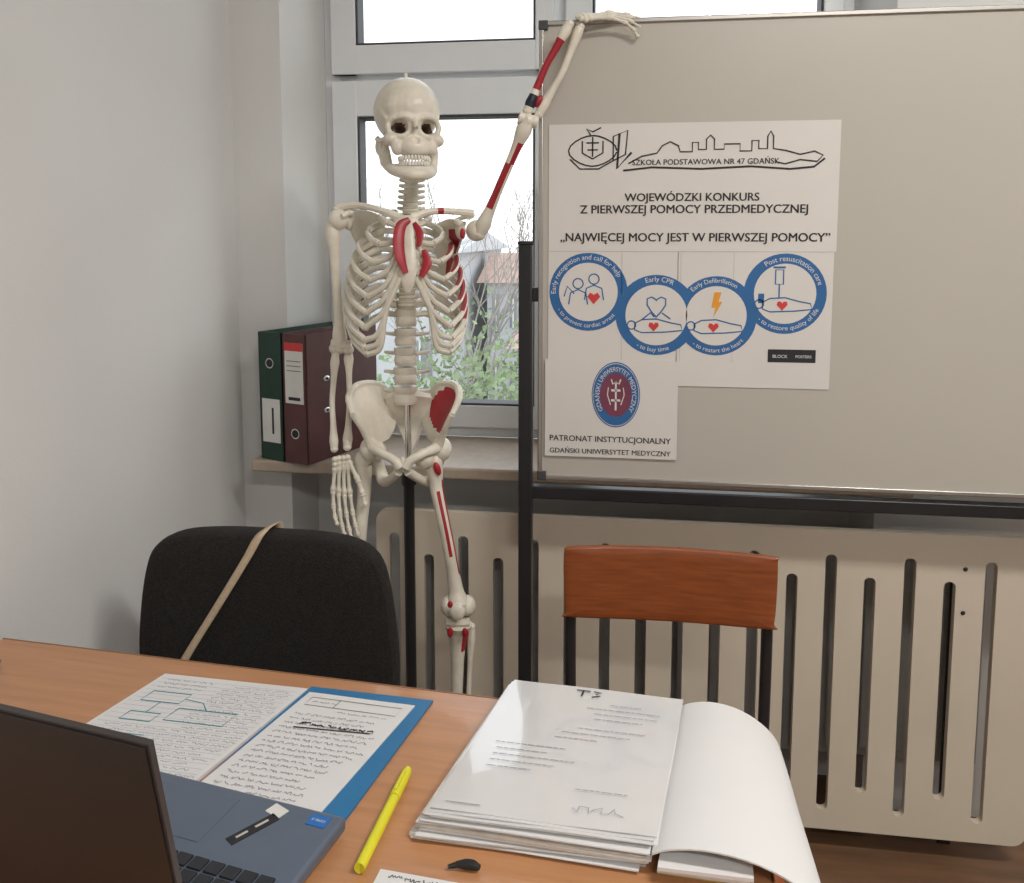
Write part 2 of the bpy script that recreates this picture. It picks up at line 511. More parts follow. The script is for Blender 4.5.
k.obj('print_black', [M_ink], poster)
# rings
C = [(PXm(589), PZm(293), .084), (PXm(657), PZm(316), .086), (PXm(718), PZm(316), .084), (PXm(789), PZm(293), .084)]
bl = MB(); wh = MB(); tx = MB()
def disc(mb, cx, cz, r, y, m=0, n=40, sx=1, sz=1):
    mb.poly([(cx + r * sx * math.cos(2 * math.pi * i / n), cz + r * sz * math.sin(2 * math.pi * i / n)) for i in range(n)], y, m)
for i, (cx, cz, r) in enumerate(C):
    disc(bl, cx, cz, r, y1 - i * .00002)
    disc(wh, cx, cz, r - .021, y2)
tops = ["Early recognition and call for help", "Early CPR", "Early Defibrillation", "Post resuscitation care"]
bots = ["- to prevent cardiac arrest", "- to buy time", "- to restart the heart", "- to restore quality of life"]
wt = [.20, .06, .10, .14]; wbt = [.14, .07, .11, .14]
for (cx, cz, r), a, b, w1, w2, h1, h2 in zip(C, tops, bots, wt, wbt, (105, 85, 95, 70), (-95, -95, -85, -80)):
    arc_text(tx, a, cx, cz, r - .0105, math.radians(h1), w1, y3)
    arc_text(tx, b, cx, cz, r - .0105, math.radians(h2), w2, y3, bottom=True)
put_text(tx, "BLOCK", PXm(786), PZm(356), .03, y3, 0, .03); put_text(tx, "POSTERS", PXm(811), PZm(356), .032, y3, 0, .03)
bl.obj('ring_chain', [M_pblue], poster); wh.obj('ring_centres', [M_poster], poster); tx.obj('print_white', [M_paper], poster)
ic = MB()
for (cx, cz, r) in C[1:]:
    b0 = cz - .022
    pts = [(cx - .045, b0 + .004), (cx - .03, b0 + .012), (cx, b0 + .014), (cx + .03, b0 + .006), (cx + .052, b0 + .002), (cx + .055, b0 - .01), (cx + .02, b0 - .014), (cx - .03, b0 - .016), (cx - .045, b0 - .01)]
    ic.ribbon(pts, .0028, y3, 0, True)
    ic.ribbon([(cx - .052 + .009 * math.cos(a * .5), b0 + .009 * math.sin(a * .5)) for a in range(13)], .0028, y3, 0, True)
    hx, hz = cx - .005, b0 - .002
    ic.poly([(hx, hz - .011), (hx + .011, hz + .001), (hx + .009, hz + .008), (hx + .003, hz + .008), (hx, hz + .004), (hx - .003, hz + .008), (hx - .009, hz + .008), (hx - .011, hz + .001)], y4, 1)
cx, cz, r = C[0]
for dx, dz in ((-.022, .018), (.012, .028)):
    ic.ribbon([(cx + dx + .011 * math.cos(a * .5), cz + dz + .011 * math.sin(a * .5)) for a in range(13)], .0028, y3, 0, True)
    ic.ribbon([(cx + dx - .02, cz + dz - .045), (cx + dx - .016, cz + dz - .02), (cx + dx, cz + dz - .013), (cx + dx + .017, cz + dz - .02), (cx + dx + .021, cz + dz - .045)], .0028, y3)
ic.ribbon([(cx - .052, cz - .01), (cx - .045, cz + .012), (cx - .03, cz - .004)], .0028, y3)
ic.poly([(cx + .012, cz - .026), (cx + .026, cz - .01), (cx + .02, cz - .001), (cx + .012, cz - .006), (cx + .004, cz - .001), (cx - .002, cz - .01)], y4, 1)
cx, cz, r = C[1]
ic.ribbon([(cx + .021 * math.sin(a * .45) ** 3, cz + .021 + .0016 * (13 * math.cos(a * .45) - 5 * math.cos(2 * a * .45) - 2 * math.cos(3 * a * .45))) for a in range(14)], .003, y3, 0, True)
ic.ribbon([(cx - .03, cz - .01), (cx - .012, cz + .005), (cx - .004, cz - .004)], .003, y3); ic.ribbon([(cx + .03, cz - .008), (cx + .012, cz + .005)], .003, y3)
cx, cz, r = C[2]
ic.poly([(cx - .004, cz + .05), (cx + .010, cz + .05), (cx + .004, cz + .03), (cx + .012, cz + .03), (cx - .006, cz - .004), (cx - .001, cz + .018), (cx - .010, cz + .018)], y4, 2)
cx, cz, r = C[3]
ic.ribbon([(cx - .02, cz + .05), (cx - .004, cz + .05), (cx - .004, cz + .02), (cx - .02, cz + .02)], .003, y3, 0, True)
ic.ribbon([(cx - .012, cz + .02), (cx - .012, cz - .008)], .003, y3); ic.ribbon([(cx - .048, cz + .0), (cx - .048, cz - .02)], .012, y3)
ic.ribbon([(cx - .025, cz + .055), (cx + .0, cz + .055)], .004, y3)
ic.obj('icons', [M_pblue, M_pred, M_porange], poster)
cr = MB()
for xx in (PXm(622), PXm(681), PXm(735)):
    cr.ribbon([(xx, 1.392), (xx + .001, 1.16)], .0012, y1)
cr.ribbon([(-.176, 1.3945), (.415, 1.3945)], .0015, y1)
cr.obj('creases', [M_crease], poster)

logo = empty('university_poster')
mb = MB(); mb.box(((-.184 + .102) / 2, YP - .003, (.945 + 1.16) / 2), (.286, .0008, .215), 0); mb.obj('sheet', [M_poster], logo)
yl = YP - .004
lg = MB(); lc, lz = -.030, 1.085
disc(lg, lc, lz, .052, yl, 0, sx=1, sz=1.38); disc(lg, lc, lz, .050, yl - .0003, 1, sx=1, sz=1.38)
disc(lg, lc, lz, .049, yl - .0006, 0, sx=1, sz=1.38); disc(lg, lc, lz, .034, yl - .0009, 2, sx=1, sz=1.42)
def oval_text(body, rx, rz, th0, width, m):
    vsx, fs = text_mesh(body, 0)
    out = []
    for v in vsx:
        ph = th0 - v.x * width / ((rx + rz) / 2); yy = v.y * width
        out.append((lc + (rx + yy) * math.cos(ph), yl - .0015, lz + (rz + yy) * math.sin(ph)))
    lg.add(out, fs, m)
oval_text("GDAŃSKI UNIWERSYTET MEDYCZNY", .0415, .058, math.radians(90), .225, 1)
for (a, w) in (([(0, .030), (0, -.034)], .004), ([(-.01, .010), (.01, .010)], .005), ([(-.01, -.012), (.01, -.012)], .005), ([(-.010, .034), (-.007, .024), (0, .028), (.007, .024), (.010, .034)], .003),
               ([(-.016, .016), (-.018, .0), (-.011, -.022)], .002), ([(.016, .016), (.018, .0), (.011, -.022)], .002)):
    lg.ribbon([(lc + p[0], lz + p[1]) for p in a], w, yl - .0014, 1)
put_text(lg, "PATRONAT INSTYTUCJONALNY", -.042, .984, .262, yl, 3, .04)
put_text(lg, "GDAŃSKI UNIWERSYTET MEDYCZNY", -.042, .960, .262, yl, 3, .04)
lg.obj('print', [M_pblue, M_poster, M_maroon_print, M_ink], logo)

# ------------------------------------------------------------------ skeleton
sk = empty('skeleton_model', (-.497, 1.834, 0), math.radians(8))
def D(u, v, d=0.0):
    z = 1.285 - .002245 * (v - 300) - 2.4e-7 * (v - 300) ** 2
    x = (u - 405) * (.002223 + 2.9e-7 * (v - 300)) - .000033 * max(0, v - 300)
    kk = 1 + d / 1.885
    return Vector((.2369 + (x - .2369) * kk, d, 1.43 + (z - 1.43) * kk))
BM = [M_bone, M_red, M_blue, M_disc, M_tooth]
def bone(mb, a, b, rm, re, m=0, seg=10, bow=None, flat=1.0):
    a, b = Vector(a), Vector(b); mid = (a + b) / 2 + (Vector(bow) if bow else Vector())
    P = [a, a.lerp(mid, .25) * 1, a.lerp(mid, .6), mid, mid.lerp(b, .4), mid.lerp(b, .75), b]
    mb.tube(P, [re * .75, re, rm * 1.15, rm, rm, rm * 1.0, rm * 1.15, re, re * .75], seg, m, 3, flat)
    mb.ball(a, re * .85, m(0, 0) if callable(m) else m, 8, 6); mb.ball(b, re * .85, m(1, 0) if callable(m) else m, 8, 6)

def hand(mb, w, dirv, side, nrm, s=1.0, curl=.25, spread=1.0, m=0, thumb=.65):
    dirv, side, nrm = Vector(dirv).normalized(), Vector(side).normalized(), Vector(nrm).normalized()
    for i in range(4):
        for j in range(2):
            mb.ball(w + side * (i - 1.5) * .010 * s + dirv * (.008 + j * .011) * s + nrm * random.uniform(-.002, .002), (.0070 * s, .0065 * s, .0070 * s), m, 8, 6)
    data = [(-.018, .062, (.040, .025, .018)), (-.006, .060, (.044, .028, .019)), (.006, .056, (.041, .026, .018)), (.018, .050, (.032, .020, .016))]
    for i_, (off, ml, ph) in enumerate(data):
        a = w + (side * off * .8 + dirv * .026) * s
        dd = (dirv + side * off * 6 * spread).normalized()
        b = a + dd * ml * s
        bone(mb, a, b, .0040 * s, .0072 * s, m, 8)
        ang = 0
        for L in ph:
            ang += curl * (1 + .25 * i_)
            d2 = (dd * math.cos(ang) + nrm * math.sin(ang)).normalized()
            a = b + d2 * .003 * s; b = a + d2 * L * s
            bone(mb, a, b, .0036 * s, .0060 * s, m, 8)
    a = w + (-side * .018 + dirv * .018) * s
    dd = (dirv * .8 - side * thumb + nrm * .4).normalized()
    for L in (.042, .030, .022):
        b = a + dd * L * s
        bone(mb, a, b, .0044 * s, .0072 * s, m, 8)
        a = b + dd * .003 * s; dd = (dd + dirv * .45).normalized()

# --- skull
hb = MB()
hb.ball((0, .015, .03), (.0710, .090, .0715), 0, 32, 20)
hb.ball((0, -.028, .028), (.060, .050, .052), 0, 24, 16)
hb.ball((0, .0, -.02), (.050, .055, .040), 0, 20, 12)
hb.ball((0, -.045, -.03), (.044, .026, .040), 0, 20, 12)
for s in (1, -1):
    hb.tube([(s * .031 + .0235 * math.cos(a * math.pi / 6), -.066 + (.010 if s * math.cos(a * math.pi / 6) > .5 else 0), -.016 + .021 * math.sin(a * math.pi / 6)) for a in range(13)], .0065, 8, 0, 2, cap=True)
    hb.ball((s * .049, -.056, -.042), (.017, .017, .014), 0)
    hb.ball((s * .036, -.060, -.058), (.014, .014, .018), 0)
    hb.tube([(s * .053, -.050, -.041), (s * .068, -.020, -.038), (s * .069, .0, -.034), (s * .062, .022, -.028)], [.007, .0045, .0045, .006], 8)
    hb.tube([(s * .050, -.050, -.005), (s * .061, -.025, .02), (s * .064, .0, .045)], [.006, .004, .003], 8)
    hb.ball((s * .058, .032, -.045), (.010, .013, .020), 0)
    hb.tube([(s * .056, .006, -.035), (s * .054, .004, -.060), (s * .051, -.004, -.088)], [.008, .013, .012], 10, flat=1.0)
    hb.tube([(s * .054, -.020, -.040), (s * .052, -.016, -.065), (s * .049, -.018, -.092)], [.005, .010, .011], 10)
hb.tube([(-.05, -.055, -.001), (-.028, -.070, .005), (0, -.070, .000), (.028, -.070, .005), (.05, -.055, -.001)], .0075, 8)
hb.ball((0, -.060, -.060), (.033, .029, .024), 0, 20, 12)
hb.tube([(0, -.072, -.002), (0, -.083, -.018), (0, -.090, -.028)], [.007, .006, .004], 8)
hb.tube([(-.051, -.004, -.088), (-.042, -.040, -.103), (-.022, -.070, -.114), (0, -.078, -.117), (.022, -.070, -.114), (.042, -.040, -.103), (.051, -.004, -.088)], [.010, .012, .013, .013, .013, .012, .010], 10)
hb.tube([(-.034, -.03, -.096), (-.024, -.066, -.103), (0, -.078, -.104), (.024, -.066, -.103), (.034, -.03, -.096)], .0085, 8)
hb.ball((0, -.080, -.118), (.018, .011, .011), 0)
skull = hb.obj('skull', BM)
rm = skull.modifiers.new('r', 'REMESH'); rm.mode = 'VOXEL'; rm.voxel_size = .0026; rm.use_smooth_shade = True
sm = skull.modifiers.new('s', 'SMOOTH'); sm.factor = .5; sm.iterations = 4
cut = MB()
for s in (1, -1):
    cut.ball((s * .031, -.074, -.017), (.0180, .034, .0155), 0, 20, 12)
    cut.ball((s * .026, -.055, -.020), (.010, .030, .010), 0, 12, 8)
cut.ball((0, -.092, -.041), (.0115, .022, .015), 0, 16, 10)
cut.ball((0, -.094, -.031), (.006, .018, .013), 0, 16, 10)
cutter = cut.obj('cutter', [M_bone])
bo = skull.modifiers.new('b', 'BOOLEAN'); bo.operation = 'DIFFERENCE'; bo.object = cutter; bo.solver = 'EXACT'; bo.use_self = True
bpy.context.view_layer.update()
dg = bpy.context.evaluated_depsgraph_get()
nm = bpy.data.meshes.new_from_object(skull.evaluated_get(dg))
skull.modifiers.clear(); skull.data = nm
bpy.data.objects.remove(cutter)
nm.shade_smooth()
nm.materials.clear()
for mm in (M_bone, M_shade): nm.materials.append(mm)
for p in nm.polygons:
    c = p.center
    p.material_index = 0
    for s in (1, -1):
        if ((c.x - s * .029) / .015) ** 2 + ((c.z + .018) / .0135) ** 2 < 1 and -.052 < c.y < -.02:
            p.material_index = 1  # back of the orbit gets its shade as colour
skull.parent = sk
hr = math.radians(18)
hp = D(410, 126, -.01)
skull.location = hp; skull.rotation_euler = (math.radians(-3), 0, hr)
tb = MB()
for row, (zz, sc) in enumerate(((-.083, 1.0), (-.0935, .96))):
    for i in range(14):
        a = math.radians(-78 + 156 * i / 13)
        tb.ball((.033 * sc * math.sin(a), -.051 - .036 * sc * math.cos(a), zz), (.0034, .0036, .0066), 0, 8, 6)
tb.tube([(0, .015, .10), (0, .015, .112)], .004, 8)
t = tb.obj('teeth', [M_tooth], sk); t.location = hp; t.rotation_euler = skull.rotation_euler

# --- spine
sp = MB()
def spinepos(v):
    pts = [(168, 413, .035), (208, 411, .045), (250, 409, .075), (300, 406, .07), (340, 405, .045), (380, 405, .03), (404, 405, .04)]
    for i in range(len(pts) - 1):
        if v <= pts[i + 1][0] or i == len(pts) - 2:
            t = (v - pts[i][0]) / (pts[i + 1][0] - pts[i][0])
            return D(pts[i][1] + (pts[i + 1][1] - pts[i][1]) * t, v, pts[i][2] + (pts[i + 1][2] - pts[i][2]) * t)
def vert(v, hh, r, tp, spn):
    p = spinepos(v)
    z = Vector((0, 0, 1))
    sp.tube([p + z * hh / 2, p, p - z * hh / 2], [r, r * 1.02, r * .86, r * 1.02, r], 14, 0, 3, flat=.8, ref=(0, 1, 0))
    sp.tube([p - z * hh / 2, p - z * (hh / 2 + .006)], r * .93, 14, 3, 2, flat=.8, ref=(0, 1, 0))
    for s in (1, -1):
        sp.tube([p + Vector((s * r * .5, r * .7, 0)), p + Vector((s * (r + tp), r * 1.1, .003))], [.006, .005, .0035], 8, 0, 3)
    sp.tube([p + Vector((0, r * .7, 0)), p + Vector((0, r + spn * .6, -.004)), p + Vector((0, r + spn, -.014))], [.007, .005, .006], 8, 0, 3)
for i in range(7): vert(176 + i * 5.6, .0085, .0155 + .0006 * i, .012, .02)
for i in range(12): vert(216 + i * 7.9, .0125, .0145 + .0006 * i, .014, .03)
for i in range(5): vert(316 + i * 19.2, .034, .0245 + .0007 * i, .026, .035)
sp.tube([D(412, 176, .03), D(411, 208, .045)], .006, 8, 3)
sp.obj('spine', BM, sk)

# --- rib cage
th = math.radians(9)
def rot(p, c=Vector((.006, 0, 0))):
    q = Vector(p) - c
    return Vector((q.x * math.cos(th) - q.y * math.sin(th), q.x * math.sin(th) + q.y * math.cos(th), q.z)) + c
rb = MB()
sx = .002
W = [.055, .082, .102, .115, .123, .128, .132, .133, .131, .126, .112, .090]
for i in range(12):
    z0 = 1.480 - i * .0213
    drop = [.025, .05, .068, .084, .098, .110, .120, .124, .120, .112, .07, .045][i]
    w = W[i]; yb = .075; yf = -.045 - .006 * min(i, 7)
    for s in (1, -1):
        P = [(sx + s * .018, yb, z0), (sx + s * w * .5, yb + .022, z0 + .001), (sx + s * w * .88, yb - .010, z0 - drop * .25), (sx + s * w, .015, z0 - drop * .5)]
        if i < 10:
            P += [(sx + s * w * .90, yf * .6, z0 - drop * .78), (sx + s * w * .68, yf - .01, z0 - drop * .98)]
        elif i == 10: P += [(sx + s * w * .95, -.02, z0 - drop)]
        P = [rot(p) for p in P]
        mf = 0
        if s == 1:
            mf = (lambda t, a, i=i: 1 if (2 <= i <= 9 and .54 < t < (.92 - .02 * i) and a < .7) else 0)
        rb.tube(P, [.0052, .0056, .0060, .0060, .0064, .0068], 8, mf, 5, flat=1.3)
        e = Vector(P[-1])
        if i < 7:
            zs = 1.452 - i * .0185
            x1 = rot((sx + s * .016, yf - .022, zs))
            md = rot((sx + s * w * .38, yf - .024, min(z0 - drop * 1.02, zs + .0) * .6 + zs * .4 - .004))
            rb.tube([e, md, x1], [.0066, .006, .006], 8, 3, 5)
        elif i < 10:
            md = rot((sx + s * (w * .46), yf - .018, z0 - drop * .98 + .018))
            x1 = rot((sx + s * (.024 + .008 * (i - 6)), yf - .016, 1.335 - (i - 6) * .018))
            rb.tube([e, md, x1], [.0066, .006, .0055], 8, 3, 5)
stp = [rot((sx, -.062, 1.468)), rot((sx, -.075, 1.435)), rot((sx, -.092, 1.39)), rot((sx, -.103, 1.345)), rot((sx, -.102, 1.310))]
rb.tube(stp, [.027, .024, .016, .019, .020, .016, .006], 12, 0, 4, flat=.32, ref=(0, 1, 0))
# painted pectoral origins beside the sternum
rb.tube([rot((sx + .006, -.080, 1.462)), rot((sx - .012, -.088, 1.448)), rot((sx - .018, -.100, 1.415)), rot((sx - .014, -.109, 1.380)), rot((sx - .004, -.114, 1.350))], [.006, .012, .013, .011, .006], 10, 1, 5, flat=.30, ref=(0, 1, 0))
rb.tube([rot((sx + .016, -.078, 1.455)), rot((sx + .027, -.088, 1.432)), rot((sx + .024, -.096, 1.405))], [.005, .009, .005], 10, 1, 5, flat=.35, ref=(0, 1, 0))
rb.tube([rot((sx + .034, -.098, 1.398)), rot((sx + .041, -.106, 1.372)), rot((sx + .028, -.112, 1.342))], [.005, .011, .006], 10, 1, 5, flat=.4, ref=(0, 1, 0))
rb.obj('rib_cage', BM, sk)

# --- shoulder girdle
sh = MB()
shL = D(341, 219, .01); shR = D(468, 228, -.005)
top = rot((sx, -.062, 1.465))
sh.tube([top + Vector((-.012, 0, 0)), D(385, 212, -.045), D(360, 206, -.01), D(341, 208, .01)], [.010, .0075, .007, .009], 8, 0, 4)
sh.tube([top + Vector((.012, 0, 0)), D(432, 212, -.045), D(455, 212, -.02), D(474, 214, -.01)], [.010, .0075, .007, .009], 8, lambda t, a: 1 if .38 < t < .48 else 0, 4)
for s, S in ((-1, shL), (1, shR)):
    ix = S.x - s * .085
    g = [[(S.x - s * .005, S.y + .01, S.z + .012), (S.x - s * .045, S.y + .06, S.z + .020), (ix, S.y + .095, S.z + .005)],
         [(S.x - s * .015, S.y + .03, S.z - .025), (S.x - s * .045, S.y + .075, S.z - .03), (ix + s * .005, S.y + .10, S.z - .04)],
         [(S.x - s * .045, S.y + .075, S.z - .105), (S.x - s * .055, S.y + .09, S.z - .11), (ix + s * .018, S.y + .10, S.z - .115)]]
    sh.shell(g, .005, 4, (lambda u, v: 1 if v < .5 and u > .2 else 0) if s == 1 else 0)
    sh.tube([(ix, S.y + .10, S.z - .01), (S.x - s * .03, S.y + .075, S.z + .018), (S.x + s * .005, S.y + .02, S.z + .026), (S.x + s * .004, S.y - .008, S.z + .022)], [.004, .006, .010, .008], 8, 0, 4, flat=.7)
    sh.tube([(S.x - s * .02, S.y + .015, S.z + .01), (S.x - s * .022, S.y - .02, S.z + .012), (S.x - s * .010, S.y - .034, S.z + .004)], [.008, .007, .006], 8)
    sh.ball((S.x - s * .016, S.y + .01, S.z - .006), (.012, .016, .020), 0)
sh.ball(D(463, 234, -.03), (.006, .006, .012), 1)
sh.obj('shoulder_girdle', BM, sk)

# --- arms
ar = MB()
a, b = D(336, 222, 0), D(340, 347, .015)
ar.ball(D(339, 220, 0), .0235, 0, 14, 10)
bone(ar, D(333, 226, 0), b, .0100, .0175, lambda t, a: 0, 12)
ar.ball(D(334, 348, .012), .0125); ar.ball(D(348, 349, .012), .0125)
ar.tube([D(331, 344, .012), D(351, 345, .012)], [.012, .011, .012], 10)
bone(ar, D(335, 354, .01), D(334, 448, -.03), .0062, .0105, 0, 10, bow=(-.006, 0, 0))
bone(ar, D(348, 351, .02), D(347, 446, -.025), .0062, .0115, 0, 10, bow=(.004, 0, 0))
hand(ar, D(341, 454, -.028), (-.01, -.05, -1), (-.85, -.5, 0), (.5, -.8, 0), 1.02, .18, .8, thumb=.28)
ar.obj('arm_hanging', BM, sk)
ar = MB()
red1 = lambda t, a: 1 if (.28 < t < .60 and a < .35) or (.62 < t < .78 and .3 < a < .7) else 0
S0 = D(480, 234, -.02); E0 = D(530, 122, -.09)
ar.ball(D(477, 231, -.01), .0235, 0, 14, 10)
bone(ar, S0, E0, .0095, .0175, red1, 12)
ar.tube([D(521, 119, -.09), D(539, 124, -.085)], [.014, .012, .014], 10)
bl_ = lambda t, a: 2 if (.08 < t < .2 and a < .5) else (1 if (.3 < t < .8 and a < .6) else 0)
rd_ = lambda t, a: 2 if (.08 < t < .15 and a > .5) else (1 if (.18 < t < .5 and a > .4) else 0)
bone(ar, D(530, 112, -.09), D(573, 27, -.095), .0075, .0120, bl_, 10, bow=(-.006, 0, .002))
bone(ar, D(541, 116, -.085), D(584, 29, -.085), .0075, .0115, rd_, 10, bow=(.007, 0, -.002))
ar.ball(D(541, 103, -.092), (.007, .007, .014), 1, rot=(0, .45, 0))
hand(ar, D(580, 21, -.086), (1, .16, .12), (.18, -.9, -.45), (.1, .3, -1), .90, .20, 1.5)
ar.obj('arm_raised', BM, sk)

# --- pelvis
pv = MB()
pc = Vector((-.002, 0, 0))
for s in (1, -1):
    g = [[(s * .108, -.065, 1.040), (s * .122, -.03, 1.072), (s * .110, .02, 1.090), (s * .070, .065, 1.083), (s * .036, .088, 1.045)],
         [(s * .094, -.055, 1.012), (s * .098, -.025, 1.030), (s * .086, .01, 1.040), (s * .058, .045, 1.035), (s * .032, .072, 1.015)],
         [(s * .085, -.038, .985), (s * .084, -.015, .990), (s * .074, .005, .993), (s * .055, .03, .99), (s * .036, .052, .985)],
         [(s * .078, -.028, .962), (s * .078, -.008, .955), (s * .072, .010, .955), (s * .060, .025, .958), (s * .048, .04, .962)]]
    pv.shell([[pc + Vector(p) for p in r] for r in g], .008, 6, (lambda u, v: 1 if ((u - .34) / .34) ** 2 + ((v - .40) / .38) ** 2 < 1 else 0) if s == 1 else 0)
    pv.tube([pc + Vector(p) for p in g[0]], [.006, .0085, .0085, .008, .007], 8, 0, 4)
    pv.tube([pc + Vector(r[0]) for r in g], [.007, .006, .007, .010], 8, 0, 4)
    pv.ball(pc + Vector((s * .080, -.010, .950)), (.024, .026, .027), 0, 14, 10)
    pv.tube([pc + Vector(p) for p in [(s * .075, -.025, .958), (s * .045, -.060, .952), (s * .018, -.070, .940), (s * .006, -.070, .925)]], [.013, .009, .010, .013], 10, 0, 4)
    pv.tube([pc + Vector(p) for p in [(s * .078, .005, .940), (s * .066, .020, .900), (s * .055, .012, .872), (s * .038, -.02, .880), (s * .010, -.062, .912)]], [.015, .013, .015, .010, .010], 10, 0, 4)
pv.ball(pc + Vector((0, -.068, .930)), (.008, .010, .018), 3)
sg = [[(-.052, .050, 1.060), (-.02, .035, 1.068), (.02, .035, 1.068), (.052, .050, 1.060)],
      [(-.042, .066, 1.020), (-.015, .062, 1.020), (.015, .062, 1.020), (.042, .066, 1.020)],
      [(-.026, .080, .975), (-.01, .082, .975), (.01, .082, .975), (.026, .080, .975)],
      [(-.007, .072, .925), (-.003, .072, .925), (.003, .072, .925), (.007, .072, .925)]]
pv.shell([[pc + Vector(p) for p in r] for r in sg], .018, 4)
pv.obj('pelvis', BM, sk)

# --- legs
lg = MB()
def foot(mb, an, s):
    mb.ball(an + Vector((0, .0, -.022)), (.020, .026, .018), 0)
    mb.ball(an + Vector((0, .040, -.040)), (.016, .030, .018), 0, rot=(.3, 0, 0))
    for i in range(5):
        mb.ball(an + Vector(((i - 2) * .011, -.035, -.035)), (.008, .014, .010), 0, 8, 6)
    for i in range(5):
        a = an + Vector(((i - 2) * .011, -.045, -.038))
        L = (.065, .072, .068, .062, .058)[i if s > 0 else 4 - i]
        d = Vector(((i - 2) * .10, -.75, -.55)).normalized()
        b = a + d * L
        r = .0065 if (i == 0 and s > 0) or (i == 4 and s < 0) else .0042
        bone(mb, a, b, r * .8, r * 1.6, 0, 8)
        for q in ((.026, .016, .012)):
            a = b + d * .003; b = a + Vector((d.x, -.9, -.35)).normalized() * q
            bone(mb, a, b, r * .8, r * 1.25, 0, 8)
def leg(hipc, tro, kn, ank, s, fm, tm):
    lg.ball(hipc, .0235, 0, 14, 10)
    lg.tube([hipc, (hipc + tro) / 2 + Vector((0, 0, -.004)), tro], [.014, .012, .017], 10, 0, 3)
    lg.ball(tro, (.017, .019, .025), 0)
    k1 = kn + Vector((0, 0, .012))
    lg.tube([tro + Vector((-s * .002, 0, -.01)), tro.lerp(k1, .2) + Vector((-s * .006, 0, 0)), tro.lerp(k1, .5) + Vector((0, -.012, 0)), tro.lerp(k1, .85), k1],
            [.020, .0160, .0145, .014, .0145, .017, .027], 12, fm, 5)
    for q in (-1, 1):
        lg.ball(kn + Vector((q * .020, .006, .004)), (.020, .026, .023), 0, 14, 10)
    lg.ball(kn + Vector((0, -.034, .008)), (.018, .010, .020), 0)
    kt = kn + Vector((0, 0, -.030))
    lg.tube([kt + Vector((-.026, 0, .0)), kt + Vector((.026, 0, .0))], [.017, .019, .017], 12, 3, 3, flat=.6)
    lg.tube([kt + Vector((0, 0, -.006)), kt.lerp(ank, .12), kt.lerp(ank, .5), kt.lerp(ank, .9), ank], [.032, .024, .0155, .013, .012, .0125, .018], 12, tm, 5)
    f0 = kt + Vector((s * .030, .012, -.018))
    bone(lg, f0, ank + Vector((s * .022, .008, -.004)), .0055, .010, 0, 8)
    foot(lg, ank, s)
leg(D(376, 450, -.005), D(362, 460, .0), D(360, 618, -.02), D(360, 782, 0), -1, 0, 0)
leg(D(424, 458, -.03), D(435, 462, -.02), D(458, 608, -.05), D(455, 775, -.03), 1,
    lambda t, a: (1 if (.16 < t < .72 and .12 < a < .30) or (.25 < t < .6 and .4 < a < .5) else 0), lambda t, a: 1 if (.12 < t < .3 and a < .4) else 0)
lg.ball(D(437, 468, -.04), (.008, .006, .016), 1, rot=(0, -.3, 0))
lg.ball(D(450, 604, -.10), (.006, .003, .008), 1)
lg.ball(D(450, 632, -.085), (.007, .003, .012), 1)
lg.ball(D(465, 632, -.083), (.007, .003, .010), 1)
lg.obj('legs', BM, sk)

# --- stand
st = MB()
st.tube([(-.002, .035, 1.06), (-.002, .035, .86)], .007, 12, 1, 2)
st.tube([(-.002, .035, .87), (-.002, .035, .10)], .0125, 14, 0, 2)
st.tube([(-.002, .035, .885), (-.002, .035, .855)], .017, 14, 0, 2)
st.tube([(-.002, .035, .13), (-.002, .035, .07)], .03, 14, 0, 2)
for i in range(5):
    a = math.radians(54 + 72 * i); c = Vector((-.002, .0, 0)); d = Vector((math.cos(a), math.sin(a), 0))
    if d.y > 0: RR = .06
    else: RR = .21
    st.tube([Vector((-.002, .035, .10)), c + d * RR * .6 + Vector((0, 0, .085)), c + d * RR + Vector((0, 0, .065))], [.018, .015, .012], 10, 0, 3)
    st.tube([c + d * RR + Vector((0, 0, .06)), c + d * RR + Vector((0, 0, .035))], .006, 8, 1, 2)
    n_ = Vector((-d.y, d.x, 0)) if d.y <= 0 else Vector((1, 0, 0))
    st.tube([c + d * RR + n_ * .014 + Vector((0, 0, .025)), c + d * RR - n_ * .014 + Vector((0, 0, .025))], .0248, 16, 0, 1)
st.obj('stand', [M_black, M_chrome], sk)

